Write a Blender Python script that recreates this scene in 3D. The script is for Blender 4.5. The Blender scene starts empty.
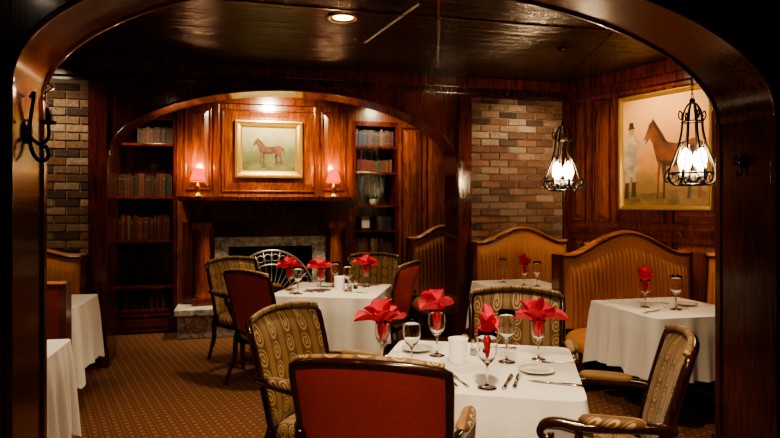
import bpy, bmesh, math, random
from mathutils import Vector, Matrix
from mathutils.geometry import tessellate_polygon
random.seed(7)
pi=math.pi
TH=math.atan(0.25)
CEIL=2.86

# ------------------------------------------------------------------ materials
MATS={}
def newmat(name):
    m=bpy.data.materials.new(name); m.use_nodes=True
    nt=m.node_tree; p=nt.nodes['Principled BSDF']
    MATS[name]=m
    return m,nt,p
def setp(p,**k):
    for n,v in k.items():
        n=n.replace('_',' ')
        if n in p.inputs: p.inputs[n].default_value=v
def c4(c): return (c[0],c[1],c[2],1)
def simple(name,col,rough=.5,metal=0,bump=0,bscale=60,coat=0,var=(.85,1.1),**k):
    m,nt,p=newmat(name)
    setp(p,Roughness=rough,Metallic=metal,Coat_Weight=coat,**k)
    tc=nt.nodes.new('ShaderNodeTexCoord'); nz=nt.nodes.new('ShaderNodeTexNoise')
    nz.inputs['Scale'].default_value=bscale; nz.inputs['Detail'].default_value=4
    nt.links.new(tc.outputs['Object'],nz.inputs['Vector'])
    r=nt.nodes.new('ShaderNodeValToRGB')
    r.color_ramp.elements[0].position=.3; r.color_ramp.elements[1].position=.7
    r.color_ramp.elements[0].color=c4([x*var[0] for x in col]); r.color_ramp.elements[1].color=c4([min(1,x*var[1]) for x in col])
    nt.links.new(nz.outputs['Fac'],r.inputs['Fac']); nt.links.new(r.outputs['Color'],p.inputs['Base Color'])
    if bump:
        b=nt.nodes.new('ShaderNodeBump'); b.inputs['Strength'].default_value=bump; b.inputs['Distance'].default_value=.004
        nt.links.new(nz.outputs['Fac'],b.inputs['Height']); nt.links.new(b.outputs['Normal'],p.inputs['Normal'])
    return m
def wood(name,dark,light,rough=.3,scale=(16,16,1.3),coat=.4,bump=.15):
    m,nt,p=newmat(name); setp(p,Roughness=rough,Coat_Weight=coat,Coat_Roughness=.10)
    tc=nt.nodes.new('ShaderNodeTexCoord'); mp=nt.nodes.new('ShaderNodeMapping'); mp.inputs['Scale'].default_value=scale
    nz=nt.nodes.new('ShaderNodeTexNoise'); nz.inputs['Scale'].default_value=2.2; nz.inputs['Detail'].default_value=8; nz.inputs['Distortion'].default_value=1.2
    nt.links.new(tc.outputs['Object'],mp.inputs['Vector']); nt.links.new(mp.outputs['Vector'],nz.inputs['Vector'])
    r=nt.nodes.new('ShaderNodeValToRGB'); r.color_ramp.elements[0].position=.32; r.color_ramp.elements[1].position=.68
    r.color_ramp.elements[0].color=c4(dark); r.color_ramp.elements[1].color=c4(light)
    nt.links.new(nz.outputs['Fac'],r.inputs['Fac'])
    n2=nt.nodes.new('ShaderNodeTexNoise'); n2.inputs['Scale'].default_value=2.5; n2.inputs['Detail'].default_value=3
    nt.links.new(tc.outputs['Object'],n2.inputs['Vector'])
    mx=nt.nodes.new('ShaderNodeMixRGB'); mx.blend_type='MULTIPLY'; mx.inputs['Fac'].default_value=.8
    r2=nt.nodes.new('ShaderNodeValToRGB'); r2.color_ramp.elements[0].position=.3; r2.color_ramp.elements[1].position=.7
    r2.color_ramp.elements[0].color=(.35,.30,.28,1); r2.color_ramp.elements[1].color=(1,1,1,1)
    nt.links.new(n2.outputs['Fac'],r2.inputs['Fac'])
    nt.links.new(r.outputs['Color'],mx.inputs[1]); nt.links.new(r2.outputs['Color'],mx.inputs[2])
    nt.links.new(mx.outputs['Color'],p.inputs['Base Color'])
    b=nt.nodes.new('ShaderNodeBump'); b.inputs['Strength'].default_value=bump; b.inputs['Distance'].default_value=.003
    nt.links.new(nz.outputs['Fac'],b.inputs['Height']); nt.links.new(b.outputs['Normal'],p.inputs['Normal'])
    return m
wood('mahogany',(.050,.007,.003),(.20,.031,.010),.18)
wood('mahogany_front',(.055,.009,.004),(.16,.029,.010),.22)
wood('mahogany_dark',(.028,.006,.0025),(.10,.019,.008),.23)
wood('panel_wood_lamplit',(.14,.031,.009),(.42,.118,.031),.25)  # lighter than the mahogany: lamplight on the alcove panels put into the colour
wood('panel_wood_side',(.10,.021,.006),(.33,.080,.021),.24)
wood('chair_wood',(.018,.006,.003),(.06,.016,.007),.2)
wood('table_wood',(.02,.008,.004),(.06,.02,.01),.35)
simple('leather_red',(.46,.048,.024),.4,bump=.25,bscale=120)
simple('leather_maroon',(.28,.045,.022),.4,bump=.25,bscale=120)
simple('leather_tan',(.58,.24,.085),.36,bump=.2,bscale=90)
simple('leather_tan_dark',(.44,.17,.06),.38,bump=.2,bscale=90)
simple('linen',(.82,.79,.73),.85,bump=.15,bscale=300)
simple('napkin_red',(.76,.045,.095),.7,bump=.2,bscale=200)
simple('iron',(.012,.010,.009),.35,metal=.8)
simple('pewter',(.42,.39,.34),.3,metal=.9)
simple('brass',(.55,.33,.10),.3,metal=1)
simple('silver',(.75,.72,.68),.18,metal=1)
simple('gold_frame',(.50,.32,.09),.35,metal=.7,bump=.5,bscale=60)
simple('porcelain',(.8,.78,.72),.2,coat=.5)
simple('soot',(.012,.010,.009),.9,bump=.5,bscale=20)
simple('mortar',(.34,.29,.24),.95,bump=.6,bscale=90)
simple('leaf',(.04,.12,.02),.5)
simple('white_trim',(.75,.72,.66),.5)
simple('grille_white',(.30,.27,.22),.5)
simple('salt',(.8,.8,.78),.8)
simple('pepper',(.06,.05,.04),.8)

def stone():
    m,nt,p=newmat('marble'); setp(p,Roughness=.35)
    tc=nt.nodes.new('ShaderNodeTexCoord'); nz=nt.nodes.new('ShaderNodeTexNoise'); nz.inputs['Scale'].default_value=14; nz.inputs['Detail'].default_value=10; nz.inputs['Distortion'].default_value=1.5
    nt.links.new(tc.outputs['Object'],nz.inputs['Vector'])
    r=nt.nodes.new('ShaderNodeValToRGB'); r.color_ramp.elements[0].position=.35; r.color_ramp.elements[1].position=.65
    r.color_ramp.elements[0].color=(.18,.185,.165,1); r.color_ramp.elements[1].color=(.66,.64,.57,1)
    nt.links.new(nz.outputs['Fac'],r.inputs['Fac']); nt.links.new(r.outputs['Color'],p.inputs['Base Color'])
stone()
def attrmat(name,rough,bump,bscale):
    m,nt,p=newmat(name); setp(p,Roughness=rough)
    a=nt.nodes.new('ShaderNodeAttribute'); a.attribute_name='Col'
    tc=nt.nodes.new('ShaderNodeTexCoord'); nz=nt.nodes.new('ShaderNodeTexNoise'); nz.inputs['Scale'].default_value=bscale; nz.inputs['Detail'].default_value=6
    nt.links.new(tc.outputs['Object'],nz.inputs['Vector'])
    r=nt.nodes.new('ShaderNodeValToRGB'); r.color_ramp.elements[0].position=.3; r.color_ramp.elements[1].position=.72
    r.color_ramp.elements[0].color=(.55,.52,.5,1); r.color_ramp.elements[1].color=(1.2,1.2,1.2,1)
    nt.links.new(nz.outputs['Fac'],r.inputs['Fac'])
    mx=nt.nodes.new('ShaderNodeMixRGB'); mx.blend_type='MULTIPLY'; mx.inputs['Fac'].default_value=.9
    nt.links.new(a.outputs['Color'],mx.inputs[1]); nt.links.new(r.outputs['Color'],mx.inputs[2]); nt.links.new(mx.outputs['Color'],p.inputs['Base Color'])
    b=nt.nodes.new('ShaderNodeBump'); b.inputs['Strength'].default_value=bump; b.inputs['Distance'].default_value=.006
    nt.links.new(nz.outputs['Fac'],b.inputs['Height']); nt.links.new(b.outputs['Normal'],p.inputs['Normal'])
attrmat('brick',.85,.7,35)
attrmat('book',.5,.2,60)
def glass():
    m,nt,p=newmat('glass'); setp(p,Base_Color=(1,1,1,1),Roughness=.0,IOR=1.45,Transmission_Weight=1.0,Specular_IOR_Level=.9)
glass()
def emis(name,col,st,base=(1,1,1)):
    m,nt,p=newmat(name); setp(p,Base_Color=c4(base),Emission_Color=c4(col),Emission_Strength=st,Roughness=.7)
emis('bulb',(1,.72,.40),160)
emis('downlight',(1,.82,.6),25)
emis('shade_red',(1,.07,.045),2.2,(.30,.01,.01))
emis('shade_liner',(1,.5,.25),6,(.5,.3,.2))
emis('votive',(1,.8,.6),.25,(.85,.82,.76))

def math_node(nt,op,a,b=None,c=None):
    n=nt.nodes.new('ShaderNodeMath'); n.operation=op
    for i,v in enumerate((a,b,c)):
        if v is None: continue
        if isinstance(v,(int,float)): n.inputs[i].default_value=v
        else: nt.links.new(v,n.inputs[i])
    return n.outputs[0]
def pattern():
    m,nt,p=newmat('chair_fabric'); setp(p,Roughness=.6,Sheen_Weight=.1)
    tc=nt.nodes.new('ShaderNodeTexCoord'); sp=nt.nodes.new('ShaderNodeSeparateXYZ'); nt.links.new(tc.outputs['Object'],sp.inputs[0])
    M=lambda op,a,b=None: math_node(nt,op,a,b)
    U=M('ADD',M('MULTIPLY',sp.outputs[0],1/.12),.5); V=M('MULTIPLY',M('ADD',sp.outputs[2],sp.outputs[1]),1/.068)
    fu=M('MULTIPLY',M('SUBTRACT',M('FRACT',U),.5),.12/.068); fv=M('SUBTRACT',M('FRACT',V),.5)
    r=M('SQRT',M('ADD',M('MULTIPLY',fu,fu),M('MULTIPLY',fv,fv)))
    a=M('ARCTAN2',fv,fu)
    s=M('SINE',M('ADD',M('MULTIPLY',r,27),a))
    ring=M('GREATER_THAN',s,-.1); inside=M('LESS_THAN',r,.47)
    k=M('MULTIPLY',ring,inside)
    stripe=M('GREATER_THAN',M('ABSOLUTE',fu),.60)
    mx0=nt.nodes.new('ShaderNodeMixRGB'); nt.links.new(stripe,mx0.inputs[0])
    mx0.inputs[1].default_value=(.135,.062,.021,1); mx0.inputs[2].default_value=(.27,.15,.055,1)
    mx=nt.nodes.new('ShaderNodeMixRGB'); nt.links.new(k,mx.inputs[0])
    nt.links.new(mx0.outputs[0],mx.inputs[1]); mx.inputs[2].default_value=(.46,.30,.135,1)
    nt.links.new(mx.outputs[0],p.inputs['Base Color'])
pattern()
def carpet():
    m,nt,p=newmat('carpet'); setp(p,Roughness=.95)
    tc=nt.nodes.new('ShaderNodeTexCoord'); mp=nt.nodes.new('ShaderNodeMapping'); mp.inputs['Rotation'].default_value=(0,0,TH)
    nt.links.new(tc.outputs['Object'],mp.inputs['Vector'])
    sp=nt.nodes.new('ShaderNodeSeparateXYZ'); nt.links.new(mp.outputs[0],sp.inputs[0])
    M=lambda op,a,b=None: math_node(nt,op,a,b)
    u=M('MULTIPLY',sp.outputs[0],1/.095); v=M('MULTIPLY',sp.outputs[1],1/.095)
    a=M('ADD',u,v); b=M('SUBTRACT',u,v)
    fa=M('ABSOLUTE',M('SUBTRACT',M('FRACT',a),.5)); fb=M('ABSOLUTE',M('SUBTRACT',M('FRACT',b),.5))
    d=M('MAXIMUM',fa,fb)
    dot=M('LESS_THAN',d,.18)
    line=M('GREATER_THAN',d,.43)
    nz=nt.nodes.new('ShaderNodeTexNoise'); nz.inputs['Scale'].default_value=180; nt.links.new(tc.outputs['Object'],nz.inputs['Vector'])
    mx=nt.nodes.new('ShaderNodeMixRGB'); nt.links.new(dot,mx.inputs[0]); mx.inputs[1].default_value=(.105,.030,.012,1); mx.inputs[2].default_value=(.27,.14,.045,1)
    mx2=nt.nodes.new('ShaderNodeMixRGB'); nt.links.new(line,mx2.inputs[0]); nt.links.new(mx.outputs[0],mx2.inputs[1]); mx2.inputs[2].default_value=(.16,.062,.022,1)
    nv=nt.nodes.new('ShaderNodeValToRGB'); nv.color_ramp.elements[0].color=(.55,.55,.55,1); nv.color_ramp.elements[1].color=(1,1,1,1); nt.links.new(nz.outputs['Fac'],nv.inputs['Fac'])
    mx3=nt.nodes.new('ShaderNodeMixRGB'); mx3.blend_type='MULTIPLY'; mx3.inputs[0].default_value=.8
    nt.links.new(mx2.outputs[0],mx3.inputs[1]); nt.links.new(nv.outputs['Color'],mx3.inputs[2]); nt.links.new(mx3.outputs[0],p.inputs['Base Color'])
    bp=nt.nodes.new('ShaderNodeBump'); bp.inputs['Strength'].default_value=.5; bp.inputs['Distance'].default_value=.004
    nt.links.new(nz.outputs['Fac'],bp.inputs['Height']); nt.links.new(bp.outputs['Normal'],p.inputs['Normal'])
carpet()
def ceilmat():
    m,nt,p=newmat('ceiling_planks'); setp(p,Roughness=.2,Coat_Weight=.5,Coat_Roughness=.12)
    tc=nt.nodes.new('ShaderNodeTexCoord'); mp=nt.nodes.new('ShaderNodeMapping'); mp.inputs['Rotation'].default_value=(0,0,-TH)
    nt.links.new(tc.outputs['Object'],mp.inputs['Vector'])
    bt=nt.nodes.new('ShaderNodeTexBrick'); bt.inputs['Scale'].default_value=1; bt.inputs['Brick Width'].default_value=1.9; bt.inputs['Row Height'].default_value=.12
    bt.inputs['Mortar Size'].default_value=.007; bt.inputs['Color1'].default_value=(.022,.013,.007,1); bt.inputs['Color2'].default_value=(.085,.050,.027,1); bt.inputs['Mortar'].default_value=(.002,.001,.001,1)
    nt.links.new(mp.outputs[0],bt.inputs['Vector'])
    mp2=nt.nodes.new('ShaderNodeMapping'); mp2.inputs['Scale'].default_value=(1.5,16,1); nt.links.new(mp.outputs[0],mp2.inputs['Vector'])
    nz=nt.nodes.new('ShaderNodeTexNoise'); nz.inputs['Scale'].default_value=1.6; nz.inputs['Detail'].default_value=7; nt.links.new(mp2.outputs[0],nz.inputs['Vector'])
    mx=nt.nodes.new('ShaderNodeMixRGB'); mx.blend_type='MULTIPLY'; mx.inputs[0].default_value=.8
    nt.links.new(bt.outputs['Color'],mx.inputs[1]); nt.links.new(nz.outputs['Color'],mx.inputs[2]); nt.links.new(mx.outputs[0],p.inputs['Base Color'])
    add=math_node(nt,'SUBTRACT',math_node(nt,'MULTIPLY',nz.outputs['Fac'],1.8),bt.outputs['Fac'])
    bp=nt.nodes.new('ShaderNodeBump'); bp.inputs['Strength'].default_value=1; bp.inputs['Distance'].default_value=.020
    nt.links.new(add,bp.inputs['Height']); nt.links.new(bp.outputs['Normal'],p.inputs['Normal'])
    nt.links.new(bp.outputs['Normal'],p.inputs['Coat Normal'])
ceilmat()
def paintmat(name,sky,mid,ground,z0,z1):
    m,nt,p=newmat(name); setp(p,Roughness=.5)
    tc=nt.nodes.new('ShaderNodeTexCoord'); sp=nt.nodes.new('ShaderNodeSeparateXYZ'); nt.links.new(tc.outputs['Object'],sp.inputs[0])
    nz=nt.nodes.new('ShaderNodeTexNoise'); nz.inputs['Scale'].default_value=7; nz.inputs['Detail'].default_value=7; nt.links.new(tc.outputs['Object'],nz.inputs['Vector'])
    f=math_node(nt,'DIVIDE',math_node(nt,'SUBTRACT',sp.outputs[2],z0),z1-z0)
    f=math_node(nt,'ADD',f,math_node(nt,'MULTIPLY',math_node(nt,'SUBTRACT',nz.outputs['Fac'],.5),.6))
    r=nt.nodes.new('ShaderNodeValToRGB'); e=r.color_ramp.elements
    e[0].position=.15; e[0].color=c4(ground); e[1].position=.8; e[1].color=c4(sky); x=e.new(.40); x.color=c4(mid)
    nt.links.new(f,r.inputs['Fac']); nt.links.new(r.outputs['Color'],p.inputs['Base Color'])
paintmat('canvas_small',(.32,.31,.17),(.13,.16,.065),(.10,.11,.04),1.9,2.5)
paintmat('canvas_large',(.80,.44,.18),(.68,.33,.12),(.32,.19,.08),1.5,2.6)
simple('paint_horse',(.12,.038,.013),.5,bscale=12,var=(.4,1.7))
simple('paint_horse_light',(.15,.048,.019),.5,bscale=7,var=(.35,1.9))
simple('paint_horse_dark',(.05,.018,.009),.5,bscale=9,var=(.5,1.6))
simple('paint_coat',(.50,.40,.28),.5,bscale=14,var=(.55,1.3))
simple('paint_dark',(.05,.03,.02),.5)
simple('paint_ground',(.26,.16,.07),.6,bscale=12,var=(.5,1.4))
simple('paint_ground_green',(.11,.11,.04),.6,bscale=12,var=(.5,1.4))
simple('paint_skin',(.45,.25,.15),.5)

# ------------------------------------------------------------------ mesh builder
class Bd:
    def __init__(s): s.v=[];s.f=[];s.m=[];s.sm=[];s.c=[];s.names=[]
    def mi(s,n):
        if n not in s.names: s.names.append(n)
        return s.names.index(n)
    def add(s,vs,fs,mat,smooth=False,col=(1,1,1)):
        o=len(s.v); s.v+= [tuple(v) for v in vs]; k=s.mi(mat)
        for f in fs:
            s.f.append([i+o for i in f]); s.m.append(k); s.sm.append(smooth); s.c.append(col)
    def box(s,x0,x1,y0,y1,z0,z1,mat,col=(1,1,1),T=None):
        vs=[Vector(p) for p in ((x0,y0,z0),(x1,y0,z0),(x1,y1,z0),(x0,y1,z0),(x0,y0,z1),(x1,y0,z1),(x1,y1,z1),(x0,y1,z1))]
        if T: vs=[T@v for v in vs]
        s.add(vs,[(0,3,2,1),(4,5,6,7),(0,1,5,4),(1,2,6,5),(2,3,7,6),(3,0,4,7)],mat,False,col)
    def grid(s,f,nu,nv,mat,smooth=True,flip=False,wrap=False):
        vs=[];fs=[]
        cu=nu if wrap else nu+1
        for j in range(nv+1):
            for i in range(cu): vs.append(f(i/nu,j/nv))
        for j in range(nv):
            for i in range(nu):
                a=j*cu+i; b=j*cu+(i+1)%cu; c=(j+1)*cu+(i+1)%cu; d=(j+1)*cu+i
                fs.append((a,d,c,b) if flip else (a,b,c,d))
        s.add(vs,fs,mat,smooth)
    def lathe(s,prof,c=(0,0,0),n=24,mat='linen',flute=None,T=None):
        c=Vector(c)
        def f(u,v):
            i=min(int(round(v*(len(prof)-1))),len(prof)-1); r,z=prof[i]; a=2*pi*u
            if flute: r*=1+flute[1]*math.cos(flute[0]*a)
            p=Vector((r*math.cos(a),r*math.sin(a),z))
            if T: p=T@p
            return c+p
        s.grid(f,n,len(prof)-1,mat,True,False,True)
    def sweep(s,pts,rad,n=8,mat='iron',sc=(1,1),closed=False,up=(0,0,1),cap=True):
        pts=[Vector(p) for p in pts]; N=len(pts)
        if not isinstance(rad,(list,tuple)): rad=[rad]*N
        up=Vector(up); vs=[];fs=[]; prev=None
        for i,p in enumerate(pts):
            if closed: t=pts[(i+1)%N]-pts[i-1]
            else: t=pts[min(i+1,N-1)]-pts[max(i-1,0)]
            t.normalize()
            if prev is None:
                x=t.cross(up)
                if x.length<.1: x=t.cross(Vector((0,1,0)))
                if x.length<.1: x=t.cross(Vector((1,0,0)))
            else: x=prev-t*prev.dot(t)
            x.normalize(); prev=x; y=x.cross(t)
            for k in range(n):
                a=2*pi*k/n+pi/n
                vs.append(p+x*math.cos(a)*rad[i]*sc[0]+y*math.sin(a)*rad[i]*sc[1])
        R=N if closed else N-1
        for i in range(R):
            for k in range(n):
                a=i*n+k;b=i*n+(k+1)%n;j=(i+1)%N
                fs.append((a,b,j*n+(k+1)%n,j*n+k))
        if cap and not closed:
            fs.append(tuple(range(n))[::-1]); fs.append(tuple((N-1)*n+k for k in range(n)))
        s.add(vs,fs,mat,n>4)
    def cushion(s,c,hx,hy,h,mat,e=4,n=32,low=.25):
        c=Vector(c)
        def f(u,v):
            a=2*pi*u; ca,sa=math.cos(a),math.sin(a)
            r=1/((abs(ca)**e+abs(sa)**e)**(1/e))
            ph=-low*pi/2+(1+low)*pi/2*v
            k=max(0,math.cos(ph))**.45
            return c+Vector((hx*r*ca*k,hy*r*sa*k,h*math.sin(ph)))
        s.grid(f,n,8,mat,True,False,True)
    def poly(s,pts,y,mat):
        v=[Vector((p[0],y,p[1])) for p in pts]
        t=tessellate_polygon([[Vector((p[0],p[1],0)) for p in pts]])
        s.add(v,[tuple(x) for x in t],mat)
    def ellipse(s,cx,cz,rx,rz,y,mat,n=16):
        s.poly([(cx+rx*math.cos(2*pi*i/n),cz+rz*math.sin(2*pi*i/n)) for i in range(n)],y,mat)
    def mesh(s,name):
        me=bpy.data.meshes.new(name); me.from_pydata(s.v,[],s.f)
        for n in s.names: me.materials.append(MATS[n])
        me.polygons.foreach_set('material_index',s.m); me.polygons.foreach_set('use_smooth',s.sm)
        ca=me.color_attributes.new('Col','FLOAT_COLOR','CORNER')
        arr=[]
        for p,c in zip(me.polygons,s.c):
            arr+= [c[0],c[1],c[2],1]*len(p.vertices)
        ca.data.foreach_set('color',arr)
        me.update(); me.validate()
        return me
def place(me,name,loc=(0,0,0),rz=0,bevel=0,parent=None):
    o=bpy.data.objects.new(name,me); bpy.context.collection.objects.link(o)
    o.location=loc; o.rotation_euler=(0,0,rz)
    if bevel:
        md=o.modifiers.new('b','BEVEL'); md.width=bevel; md.segments=2; md.limit_method='ANGLE'; md.angle_limit=.7
    if parent: o.parent=parent
    return o
def catmull(P,k=6):
    P=[Vector(p) for p in P]; out=[]
    for i in range(len(P)-1):
        p0=P[max(i-1,0)];p1=P[i];p2=P[i+1];p3=P[min(i+2,len(P)-1)]
        for j in range(k):
            t=j/k
            out.append(.5*((2*p1)+(p2-p0)*t+(2*p0-5*p1+4*p2-p3)*t*t+(3*p1-p0-3*p2+p3)*t**3))
    out.append(P[-1]); return out
def circle(c,r,n=24,axis='z'):
    c=Vector(c); o=[]
    for i in range(n):
        a=2*pi*i/n; ca,sa=r*math.cos(a),r*math.sin(a)
        o.append(c+(Vector((ca,sa,0)) if axis=='z' else Vector((ca,0,sa)) if axis=='y' else Vector((0,ca,sa))))
    return o
def raised(b,x0,x1,z0,z1,y,mat,d=.022,m=.05,frame='mahogany'):
    w=.018
    for a in ((x0,x1,z0,z0+w),(x0,x1,z1-w,z1)): b.box(a[0],a[1],y-.02,y,a[2],a[3],frame)
    for a in ((x0,x0+w),(x1-w,x1)): b.box(a[0],a[1],y-.02,y,z0+w,z1-w,frame)
    X0,X1,Z0,Z1=x0+w+.01,x1-w-.01,z0+w+.01,z1-w-.01
    vs=[(X0,y,Z0),(X1,y,Z0),(X1,y,Z1),(X0,y,Z1),(X0+m,y-d,Z0+m),(X1-m,y-d,Z0+m),(X1-m,y-d,Z1-m),(X0+m,y-d,Z1-m)]
    b.add(vs,[(0,1,5,4),(1,2,6,5),(2,3,7,6),(3,0,4,7),(4,5,6,7)],mat)

# ------------------------------------------------------------------ shell
Morg=(0,6.26,0); Forg=(0,7.7,0); Norg=(0,2.65,0); Worg=(2.006,6.762,0); WR=math.atan2(-.8575,.5145)
def frame_pt(org,rz,x,y,z): return Matrix.Translation(org)@Matrix.Rotation(rz,4,'Z')@Vector((x,y,z))

b=Bd(); b.box(-5,5,-2.2,9,-.1,0,'carpet'); place(b.mesh('floor'),'floor')
b=Bd(); b.box(-5,5,-2.2,9,CEIL,CEIL+.1,'ceiling_planks'); place(b.mesh('ceiling'),'ceiling')

def arch_wall(b,sl,sr,o0,o1,spring,rise,th,mat,soff):
    c=(o0+o1)/2; h=(o1-o0)/2
    b.box(sl,o0,0,th,0,CEIL,mat); b.box(o1,sr,0,th,0,CEIL,mat)
    N=64; P=[]
    for i in range(N+1):
        a=pi-pi*i/N; P.append((c+h*math.cos(a),spring+rise*math.sin(a)))
    vs=[];fs=[]
    for (x,z) in P: vs+= [(x,0,z),(x,0,CEIL),(x,th,z),(x,th,CEIL)]
    for i in range(N):
        a=4*i;d=a+4
        fs+=[(a,d,d+1,a+1),(a+2,a+3,d+3,d+2)]
    b.add(vs,fs,mat)
    fs=[(4*i,4*i+2,4*i+6,4*i+4) for i in range(N)]
    b.add(vs,fs,soff,True)
    return P
b=Bd()
mo0,mo1=-2.711,.741
P=arch_wall(b,-4.35,2.14,mo0,mo1,1.95,.70,.4,'mahogany','mahogany')
b.sweep([(p[0],-.012,p[1]+.0) for p in P],.014,8,'mahogany')
b.box(-2.868,mo0-.001,-.05,0,0,2.64,'mahogany'); b.box(mo1+.001,.89,-.05,0,0,2.64,'mahogany')
b.box(-2.90,mo0+.02,-.07,.0,0,.16,'mahogany'); b.box(mo1-.02,.92,-.07,.0,0,.16,'mahogany')
b.box(-4.35,2.05,-.05,0,2.69,2.75,'mahogany_dark'); b.box(-4.35,2.05,-.09,0,2.75,CEIL-.002,'mahogany')
b.box(1.985,2.06,-.06,0,0,2.66,'mahogany')
b.box(.895,1.98,-.03,0,0,1.0,'mahogany'); b.box(-4.3,-2.875,-.03,0,0,.95,'mahogany')
place(b.mesh('wall_middle'),'wall_middle',Morg,TH,.004)
def bricks(name,x0,x1,z0,z1):
    b=Bd(); b.box(x0,x1,-.018,-.001,z0,z1,'mortar')
    bw,bh,g=.205,.064,.012; z=z0+.005; row=0
    while z<z1-.03:
        zz=min(z+bh,z1); x=x0-(bw/2 if row%2 else 0)
        while x<x1:
            a=max(x,x0+.002); e=min(x+bw,x1-.002)
            if e-a>.02:
                t=random.random()
                base=random.choice([(.23,.12,.07),(.29,.17,.11),(.15,.082,.052),(.35,.24,.165),(.08,.05,.04),(.24,.125,.075),(.32,.21,.145),(.19,.092,.058),(.38,.28,.20)])
                k=.7+.5*t; j=random.uniform(-.004,.004)
                b.box(a,e,-.034+j,-.01,z,zz,'brick',tuple(c*k for c in base))
            x+=bw+g
        z+=bh+g; row+=1
    return place(b.mesh(name),name,Morg,TH,.004)
bricks('brick_panel',.892,1.983,1.0,2.655)
bricks('brick_panel',-4.14,-2.872,.95,2.655)

b=Bd(); no0,no1=-1.49,2.088
NF='mahogany_front'
P=arch_wall(b,-4.3,4.35,no0,no1,1.97,.66,.38,NF,NF)
b.sweep([(p[0],-.008,p[1]) for p in P],.014,6,NF); b.sweep([(p[0],.388,p[1]) for p in P],.014,6,NF)
for x in (no0,no1):
    b.box(x-.012,x+.012,-.02,.02,0,1.97,NF); b.box(x-.012,x+.012,.36,.4,0,1.97,NF)
b.box(no0-.18,no0-.02,-.03,0,0,1.9,NF)
b.box(no1+.02,no1+.2,-.03,0,0,1.9,NF)
b.box(no0-.2,no0+.02,-.04,.42,0,.15,'mahogany_dark'); b.box(no1-.02,no1+.2,-.04,.42,0,.15,'mahogany_dark')
place(b.mesh('wall_front_arch'),'wall_front_arch',Norg,TH,.004)

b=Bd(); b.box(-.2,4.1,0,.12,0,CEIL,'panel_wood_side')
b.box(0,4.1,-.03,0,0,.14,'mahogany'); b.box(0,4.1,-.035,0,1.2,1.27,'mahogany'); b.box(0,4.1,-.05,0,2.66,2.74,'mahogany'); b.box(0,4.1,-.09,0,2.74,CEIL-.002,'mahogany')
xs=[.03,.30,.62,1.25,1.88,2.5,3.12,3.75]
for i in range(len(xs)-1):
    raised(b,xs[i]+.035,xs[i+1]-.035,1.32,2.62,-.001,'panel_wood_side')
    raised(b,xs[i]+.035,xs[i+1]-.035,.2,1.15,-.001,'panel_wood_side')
place(b.mesh('wall_right'),'wall_right',Worg,WR,.003)

b=Bd(); b.box(-4.27,-4.15,1.6,5.4,0,CEIL,'mahogany'); 
for i in range(4):
    T=Matrix.Translation((-4.15,2.0+i*.8,0))
    b.box(-.001,.03,0,.06,0,CEIL-.01,'mahogany',T=T)
place(b.mesh('wall_left'),'wall_left')
b=Bd(); b.box(-3.1,-3.0,-2.1,1.88,0,CEIL,'mahogany'); place(b.mesh('wall_left_front_room'),'wall_left_front_room')
b=Bd(); b.box(3.8,3.9,-2.1,3.58,0,CEIL,'mahogany'); place(b.mesh('wall_right_front_room'),'wall_right_front_room')
b=Bd(); b.box(-3.1,3.9,-2.2,-2.1,0,CEIL,'mahogany')
place(b.mesh('wall_behind'),'wall_behind')

# fireplace wall (chimney breast at local y=0)
b=Bd()
b.box(-4.3,1.5,.34,.44,0,CEIL,'panel_wood_lamplit')
FC=-1.50
x0,x1=-2.59,-.49
OW=.52
o0,o1=FC-OW,FC+OW
b.box(x0,o0,0,.34,0,CEIL,'panel_wood_lamplit'); b.box(o1,x1,0,.34,0,CEIL,'panel_wood_lamplit'); b.box(o0,o1,0,.34,1.03,CEIL,'panel_wood_lamplit')
b.box(x1+.60,1.5,0,.34,0,CEIL,'panel_wood_lamplit')
b.box(-4.3,-3.28,0,.34,0,CEIL,'panel_wood_lamplit')
b.box(-3.28,x0,0,.34,2.56,CEIL,'panel_wood_lamplit'); b.box(x1,x1+.60,0,.34,2.56,CEIL,'panel_wood_lamplit')
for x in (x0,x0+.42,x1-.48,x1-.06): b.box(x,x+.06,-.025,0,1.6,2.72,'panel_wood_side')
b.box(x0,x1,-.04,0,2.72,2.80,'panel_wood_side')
raised(b,x0+.09,x0+.39,1.68,2.66,-.001,'panel_wood_lamplit',frame='panel_wood_side'); raised(b,x1-.39,x1-.09,1.68,2.66,-.001,'panel_wood_lamplit',frame='panel_wood_side')
raised(b,FC-.58,FC+.58,1.66,2.66,-.001,'panel_wood_lamplit',m=.07,frame='panel_wood_side')
raised(b,.15,.42,.25,2.5,-.001,'panel_wood_lamplit'); raised(b,.48,.85,.25,2.5,-.001,'panel_wood_lamplit')
b.box(.11,1.5,-.03,0,0,.16,'mahogany')
place(b.mesh('wall_fireplace'),'wall_fireplace',Forg,TH,.003)
b=Bd(); b.box(-3.42,-3.30,-1.0,.34,0,CEIL,'panel_wood_lamplit'); place(b.mesh('wall_alcove_left'),'wall_alcove_left',Forg,TH)
b=Bd(); b.box(1.02,1.14,-1.0,.34,0,CEIL,'panel_wood_lamplit'); place(b.mesh('wall_alcove_right'),'wall_alcove_right',Forg,TH)

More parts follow.
